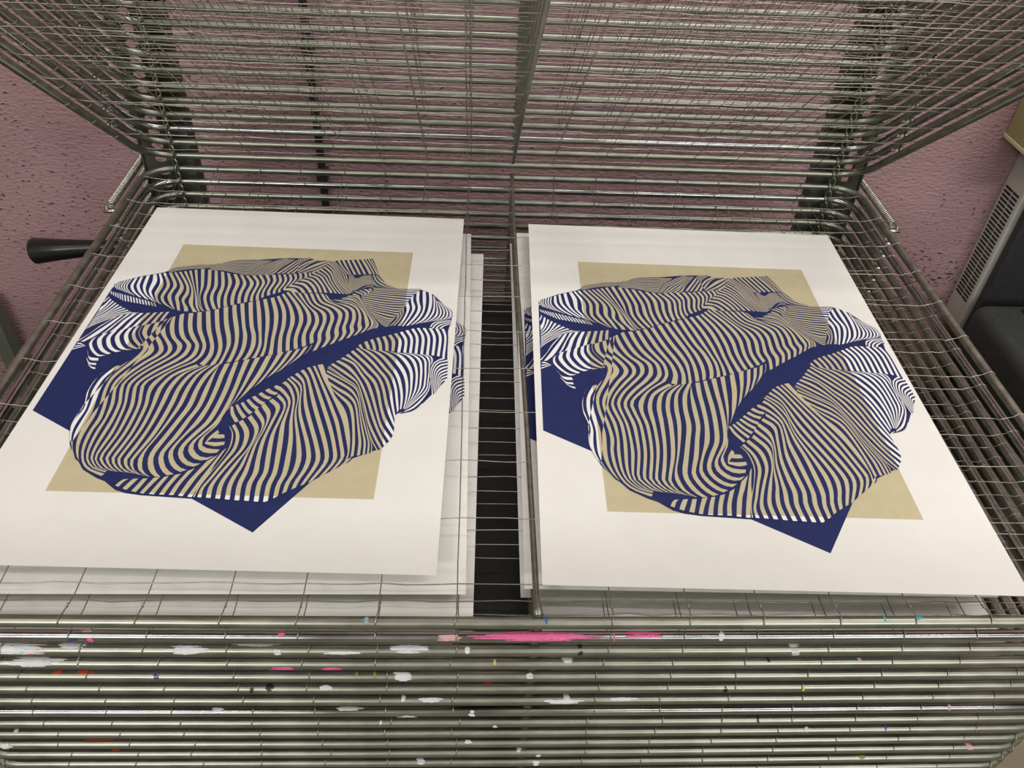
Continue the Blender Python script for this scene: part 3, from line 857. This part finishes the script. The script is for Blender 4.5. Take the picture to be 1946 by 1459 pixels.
12.75:2154,528 2225,316 2229,-60
13.75:2243,527 2307,319 2302,-74
14.75:2327,522 2376,323 2372,-99
15.4:2378,516 2411,325 2413,-118
@curlup
0:2135,582 2165,663 2236,697 2437,749
1.5:2176,525 2206,605 2273,669 2427,707
3:2247,519 2278,580 2347,634 2429,667
4.5:2330,524 2363,565 2397,597 2433,609
"""
PW, PH = 0.500, 0.705
BEIGE = (-0.1757, 0.1757, -0.2556, 0.2438)
def parse_art():
    out = []
    for ln in ART.strip().splitlines():
        if ln[0] == '@': out.append((ln[1:], []))
        else:
            ph, r = ln.split(':')
            out[-1][1].append((float(ph), [tuple(float(c) * 1e-4 for c in q.split(',')) for q in r.split()]))
    return out
def crom(p0, p1, p2, p3, t):
    return tuple(0.5 * (2 * b + (c - a) * t + (2 * a - 5 * b + 4 * c - d) * t * t + (-a + 3 * b - 3 * c + d) * t ** 3) for a, b, c, d in zip(p0, p1, p2, p3))
def resample(pts, K):
    P = []
    n = len(pts)
    for i in range(n - 1):
        p0 = pts[i - 1] if i else tuple(2 * a - b for a, b in zip(pts[0], pts[1]))
        p3 = pts[i + 2] if i < n - 2 else tuple(2 * a - b for a, b in zip(pts[-1], pts[-2]))
        for j in range(8): P.append(crom(p0, pts[i], pts[i + 1], p3, j / 8))
    P.append(pts[-1])
    L = [0]
    for a, b in zip(P[:-1], P[1:]): L.append(L[-1] + math.hypot(b[0] - a[0], b[1] - a[1]))
    out = []; j = 0
    for i in range(K):
        s = L[-1] * i / (K - 1)
        while j < len(L) - 2 and L[j + 1] < s: j += 1
        t = (s - L[j]) / max(1e-12, L[j + 1] - L[j]); t = max(0, min(1, t))
        out.append((P[j][0] + (P[j + 1][0] - P[j][0]) * t, P[j][1] + (P[j + 1][1] - P[j][1]) * t))
    return out
def clip_half(poly, f):
    out = []
    for i in range(len(poly)):
        a, b = poly[i], poly[(i + 1) % len(poly)]
        fa, fb = f(a), f(b)
        if fa >= 0: out.append(a)
        if (fa >= 0) != (fb >= 0):
            t = fa / (fa - fb); out.append((a[0] + (b[0] - a[0]) * t, a[1] + (b[1] - a[1]) * t))
    return out
def clip_rect(poly, R):
    for f in (lambda p: p[0] - R[0], lambda p: R[1] - p[0], lambda p: p[1] - R[2], lambda p: R[3] - p[1]):
        poly = clip_half(poly, f)
        if len(poly) < 3: return []
    return poly
def clip_convex(poly, C):
    ar = sum(C[i][0] * C[(i + 1) % len(C)][1] - C[(i + 1) % len(C)][0] * C[i][1] for i in range(len(C)))
    s = 1 if ar > 0 else -1
    for i in range(len(C)):
        a, b = C[i], C[(i + 1) % len(C)]
        poly = clip_half(poly, lambda p: s * ((b[0] - a[0]) * (p[1] - a[1]) - (b[1] - a[1]) * (p[0] - a[0])))
        if len(poly) < 3: return []
    return poly
def up_facing(poly):
    ar = sum(poly[i][0] * poly[(i + 1) % len(poly)][1] - poly[(i + 1) % len(poly)][0] * poly[i][1] for i in range(len(poly)))
    return poly if ar > 0 else poly[::-1]
class Ink:
    def __init__(s): s.V, s.F, s.I = [], [], []
    def poly(s, p, z, mi):
        p = up_facing(list(p)); b = len(s.V)
        s.V += [(x, y, z) for x, y in p]; s.F.append(tuple(range(b, b + len(p)))); s.I.append(mi)
DZ = 0.000005
SEAM = [[(-0.1395, 0.0591), (-0.1495, 0.0304), (-0.1401, 0.0366), (-0.1349, 0.0653)], [(-0.1495, 0.0304), (-0.1562, 0.0020), (-0.1457, 0.0008), (-0.1401, 0.0366)], [(-0.1562, 0.0020), (-0.1597, -0.0109), (-0.1476, -0.0174), (-0.1457, 0.0008)], [(-0.1597, -0.0109), (-0.1680, -0.0382), (-0.1525, -0.0357), (-0.1476, -0.0174)], [(-0.1680, -0.0382), (-0.1775, -0.0806), (-0.1585, -0.0715), (-0.1525, -0.0357)], [(-0.1775, -0.0806), (-0.1831, -0.1047), (-0.1644, -0.1024), (-0.1585, -0.0715)], [(-0.1831, -0.1047), (-0.1868, -0.1219), (-0.1708, -0.1349), (-0.1644, -0.1024)], [(-0.1868, -0.1219), (-0.1870, -0.1503), (-0.1729, -0.1585), (-0.1708, -0.1349)], [(-0.1870, -0.1503), (-0.1855, -0.1690), (-0.1762, -0.1841), (-0.1729, -0.1585)]]
def build_drapery():
    ink = Ink(); z = 0.00025
    for name, guides in parse_art():
        K = 26 if max(len(g[1]) for g in guides) > 5 else 14
        G = [(ph, resample(p, K)) for ph, p in guides]
        def curve(phi):
            if phi <= G[0][0]: return G[0][1]
            for (a, A), (b, B) in zip(G[:-1], G[1:]):
                if phi <= b:
                    t = (phi - a) / (b - a)
                    return [(p[0] + (q[0] - p[0]) * t, p[1] + (q[1] - p[1]) * t) for p, q in zip(A, B)]
            return G[-1][1]
        f0, f1 = G[0][0], G[-1][0]
        marks = sorted(set([f0, f1] + [g[0] for g in G] + [i / 2 for i in range(math.ceil(f0 * 2), math.floor(f1 * 2) + 1)]))
        seamed = name in ('main', 'lower', 'lobes')
        for a, b in zip(marks[:-1], marks[1:]):
            A, B = curve(a), curve(b)
            dark = ((a + b) / 2) % 1.0 < 0.5
            for i in range(K - 1):
                q = [A[i], A[i + 1], B[i + 1], B[i]]
                if abs((q[2][0] - q[0][0]) * (q[3][1] - q[1][1]) - (q[3][0] - q[1][0]) * (q[2][1] - q[0][1])) < 1e-12: continue
                parts = [(q, dark)]
                if seamed:
                    for S in SEAM:
                        c = clip_convex(q, S)
                        if c: parts.append((c, not dark))
                for n_, (pp, dk) in enumerate(parts):
                    zz = z + (3 * DZ if n_ else 0)
                    if dk: ink.poly(pp, zz + 2 * DZ, 0)
                    else:
                        ink.poly(pp, zz, 2)
                        c = clip_rect(pp, BEIGE)
                        if c: ink.poly(c, zz + DZ * 0.7, 1)
        z += (7 if seamed else 3) * DZ
    return ink
ink = build_drapery()
drapery_me = bpy.data.meshes.new('striped_drapery')
drapery_me.from_pydata(ink.V, [], ink.F)
for m_ in (M_navy, M_beige, M_white): drapery_me.materials.append(m_)
drapery_me.polygons.foreach_set('material_index', ink.I)
def flat_me(name, polys, z, m):
    me = bpy.data.meshes.new(name); V, F = [], []
    for p in polys:
        p = up_facing(p); b = len(V); V += [(x, y, z) for x, y in p]; F.append(tuple(range(b, b + len(p))))
    me.from_pydata(V, [], F); me.materials.append(m); return me
def tm(L): return [(a * 1e-4, b * 1e-4) for a, b in L]
NAVY_SQ = tm([(-2412, -166), (-2418, -1321), (565, -3047), (1020, -2353), (600, -1200), (-900, 200), (-1700, 1400), (-2399, 1240)])
BODY = tm([(-2391, 1229), (-2365, 1379), (-2100, 1540), (-1826, 1654), (-1619, 1798), (-1325, 1876), (-914, 1962), (-628, 2064), (-155, 2156), (217, 2178), (298, 2090), (607, 2110), (1143, 2211), (1274, 1824), (1506, 1465), (1685, 1431), (1941, 1458), (2138, 1339), (2335, 1061), (2427, 941), (2438, 739), (2402, 499), (2423, -127), (2421, -562), (2322, -732), (2175, -986), (1954, -1140), (1837, -1215), (1853, -1377), (1834, -1602), (1731, -1791), (1393, -1984), (1019, -2347), (766, -2533), (508, -2655), (-188, -2615), (-731, -2585), (-904, -2561), (-1029, -2519), (-1183, -2400), (-1272, -2363), (-1476, -2241), (-1586, -2104), (-1695, -1973), (-1777, -1812), (-1862, -1647), (-1888, -1431), (-1868, -1219), (-1935, -1006), (-1922, -780), (-1899, -614), (-2089, -535), (-2280, -91), (-2390, -32), (-2382, 236), (-2313, 510), (-2365, 972)])
beige_me = flat_me('beige_panel', [[(BEIGE[0], BEIGE[2]), (BEIGE[1], BEIGE[2]), (BEIGE[1], BEIGE[3]), (BEIGE[0], BEIGE[3])]], 0.000175, M_beige)
navy_me = flat_me('navy_panel', [NAVY_SQ], 0.000195, M_navy)
crease_me = flat_me('navy_creases', [BODY], 0.00022, M_navy)
V, F = [], []
box(V, F, -PW / 2, PW / 2, -PH / 2, PH / 2, -0.00016, 0.00016)
sheet_me = bpy.data.meshes.new('art_print'); sheet_me.from_pydata(V, [], F); sheet_me.materials.append(M_paper)
def art_print(cx, cy, z, deg, label, group=None, art=True):
    o = add('art_print', sheet_me, None)
    o.location = (cx, cy, z); o.rotation_euler = (0, 0, math.radians(deg))
    tag(o, label, 'print', group)
    if art:
        add('beige_panel', beige_me, o); add('navy_panel', navy_me, o); add('navy_creases', crease_me, o); add('striped_drapery', drapery_me, o)
    return o
ZP = 0.0021
art_print(-0.3414, 0.4086, Z0 + ZP, -1.35, 'left white print with navy striped drapery art, fully visible on the top flat tray')
art_print(0.2645, 0.3858, Z0 + ZP, -1.35, 'right white print with navy striped drapery art, fully visible on the top flat tray')
art_print(-0.3205, 0.397, Z0 - HT + ZP, 0.1, 'white art print one tray below the left top print, striped corner at its right edge')
art_print(0.2465, 0.400, Z0 - HT + ZP, -1.0, 'white art print one tray below the right top print, art strip right of the rod')
lp = art_print(-0.3060, 0.3795, Z0 - 2 * HT + ZP, -1.0, 'white sheet two trays below the left top print, reaching furthest into the dark gap', art=False)
art_print(0.2415, 0.4080, Z0 - 2 * HT + ZP, -0.6, 'white sheet two trays below the right top print, bright sliver left of the rod', art=False)
art_print(-0.3290, 0.3790, Z0 - 3 * HT + ZP, -0.3, 'white sheet three trays below the left top print, showing at its front edge', art=False)
art_print(0.2560, 0.3760, Z0 - 3 * HT + ZP, -0.4, 'white sheet three trays below the right top print, showing at its front edge', art=False)
for k, word in ((4, 'four'), (5, 'five'), (6, 'six'), (7, 'seven'), (8, 'eight')):
    art_print(-0.338 + 0.002 * (k % 3), 0.384, Z0 - k * HT + ZP, 0.0, 'white sheet %s trays below the left top print, a sliver between the front tubes' % word, art=False)
    art_print(0.276 + 0.002 * (k % 2), 0.384, Z0 - k * HT + ZP, 0.0, 'white sheet %s trays below the right top print, a sliver between the front tubes' % word, art=False)
# the cut-off black lettering on the sheet two trays down
V, F = [], []
rl = random.Random(3)
for y0, y1, n in ((0.075, 0.135, 6), (-0.075, -0.02, 6)):
    for i in range(n):
        ya = y0 + (y1 - y0) * i / n; hh = (y1 - y0) / n * rl.uniform(.45, .75); ww = rl.uniform(.004, .009)
        b = len(V)
        V += [(0.2185, ya, 0.0002), (0.2185 + ww, ya + .001, 0.0002), (0.2185 + ww * rl.uniform(.5, 1), ya + hh, 0.0002), (0.2185, ya + hh, 0.0002)]
        F.append((b, b + 1, b + 2, b + 3))
pyobj('lettering', V, F, M_ink, lp)

# ------------------------------------------------------------------ around the rack
# black pipe on the wall
V, F = [], []
pp = [(-0.389 + 0.0006 * math.sin(i * 1.7), YW - 0.022, 0.02 + i * 0.09) for i in range(30)]
sweep(V, F, pp, 0.0085, 12)
pipe = pyobj('wall_pipe', V, F, M_rubber, smooth=True)
tag(pipe, 'thin black vertical pipe running up the pink wall behind the rack', 'pipe')
for i in range(9):
    V, F = [], []
    z = 0.16 + i * 0.27
    box(V, F, -0.400, -0.378, YW - 0.033, YW, z, z + 0.022)
    pyobj('pipe_clip', V, F, M_rubber, pipe)
# slim off-white vented unit on the wall
vu = empty('vented_unit', (1.35, YW, 0.355)); tag(vu, 'slim off-white wall unit with vent slots on its side, right of the rack', 'wall heater')
def cb(name, x0, x1, y0, y1, z0, z1, r, m, parent):
    o = bevel_box(name, x0, x1, y0, y1, z0, z1, r, m, parent); o.matrix_parent_inverse = parent.matrix_world.inverted() if False else Matrix.Translation(-parent.location); return o
cb('casing', 1.110, 1.62, YW - 0.078, YW - 0.001, 0.375, 0.835, 0.004, M_vent, vu)
cb('bottom_lip', 1.125, 1.60, YW - 0.060, YW - 0.001, 0.352, 0.377, 0.002, M_cardedge, vu)
V, F = [], []
z = 0.452
i = 0
while z < 0.735:
    box(V, F, 1.1085, 1.1115, YW - 0.040, YW - 0.012, z, z + 0.0042)
    box(V, F, 1.1085, 1.1115, YW - 0.067, YW - 0.044, z, z + 0.0042)
    z += 0.0098; i += 1
g = pyobj('vent_grille', V, F, M_slot, vu); g.location = -vu.location
# black panel standing in front of it, cardboard box on top
dc = empty('leaning_board', (1.5, 1.09, 0)); tag(dc, 'tall flat black board standing against the off-white vented unit at the right edge', 'board')
cb('board_face', 1.120, 1.80, 1.085, 1.108, 0.0, 0.8355, 0.004, M_case, dc)
cb('foot', 1.14, 1.20, 1.03, 1.084, 0.0, 0.05, 0.004, M_case, dc)
cbx = empty('cardboard_box', (1.3, YW - 0.1, 0.836)); tag(cbx, 'tan cardboard box resting on top of the off-white vented unit', 'box')
cb('box_body', 1.058, 1.68, YW - 0.21, YW - 0.004, 0.8455, 1.12, 0.002, M_card, cbx)
cb('bottom_flap', 1.056, 1.682, YW - 0.212, YW - 0.002, 0.8365, 0.8452, 0.001, M_cardedge, cbx)
# charcoal plastic case
cs = empty('equipment_case', (1.3, 0.82, 0)); tag(cs, 'charcoal plastic equipment case with rounded corners, standing right of the rack', 'case')
cb('case_body', 1.000, 1.56, 0.62, 0.90, 0.0, 0.43, 0.03, M_case, cs)
cb('case_lid', 0.985, 1.565, 0.610, 0.94, 0.436, 0.585, 0.030, M_case, cs)
cb('top_panel', 1.07, 1.52, 0.64, 0.91, 0.580, 0.597, 0.008, M_case, cs)
V, F = [], []
for i in range(9): box(V, F, 1.14, 1.24, 0.66 + i * 0.013, 0.666 + i * 0.013, 0.5965, 0.5985)
g = pyobj('top_vents', V, F, M_slot, cs); g.location = -cs.location
cb('latch', 1.06, 1.10, 0.602, 0.612, 0.40, 0.47, 0.003, M_black, cs)
# short post at the far left
V, F = [], []
box(V, F, -1.212, -1.178, YW - 0.055, YW - 0.018, 0.0045, 0.385)
post = pyobj('metal_post', V, F, M_green); tag(post, 'short grey-green square steel post against the wall, left of the rack', 'post')
# added black sheets standing in for shade, under the rack and in the gap
V, F = [], []
box(V, F, -1.6, 0.86, -0.35, 1.185, 0.0, 0.004)  # added sheet, blackens the floor seen through the trays
tag(pyobj('floor_shade_sheet', V, F, M_shade), 'added black sheet standing in for the shade on the floor under the rack', 'shade sheet')
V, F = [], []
box(V, F, -0.079, 0.017, 0.03, 0.66, Z0 - 4 * HT + 0.0018, Z0 - 4 * HT + 0.0034)  # added card, its black replaces the unlit depth of the gap
tag(pyobj('gap_shade_card', V, F, M_shade), 'added narrow black card standing in for the dark of the gap between the prints', 'shade card')
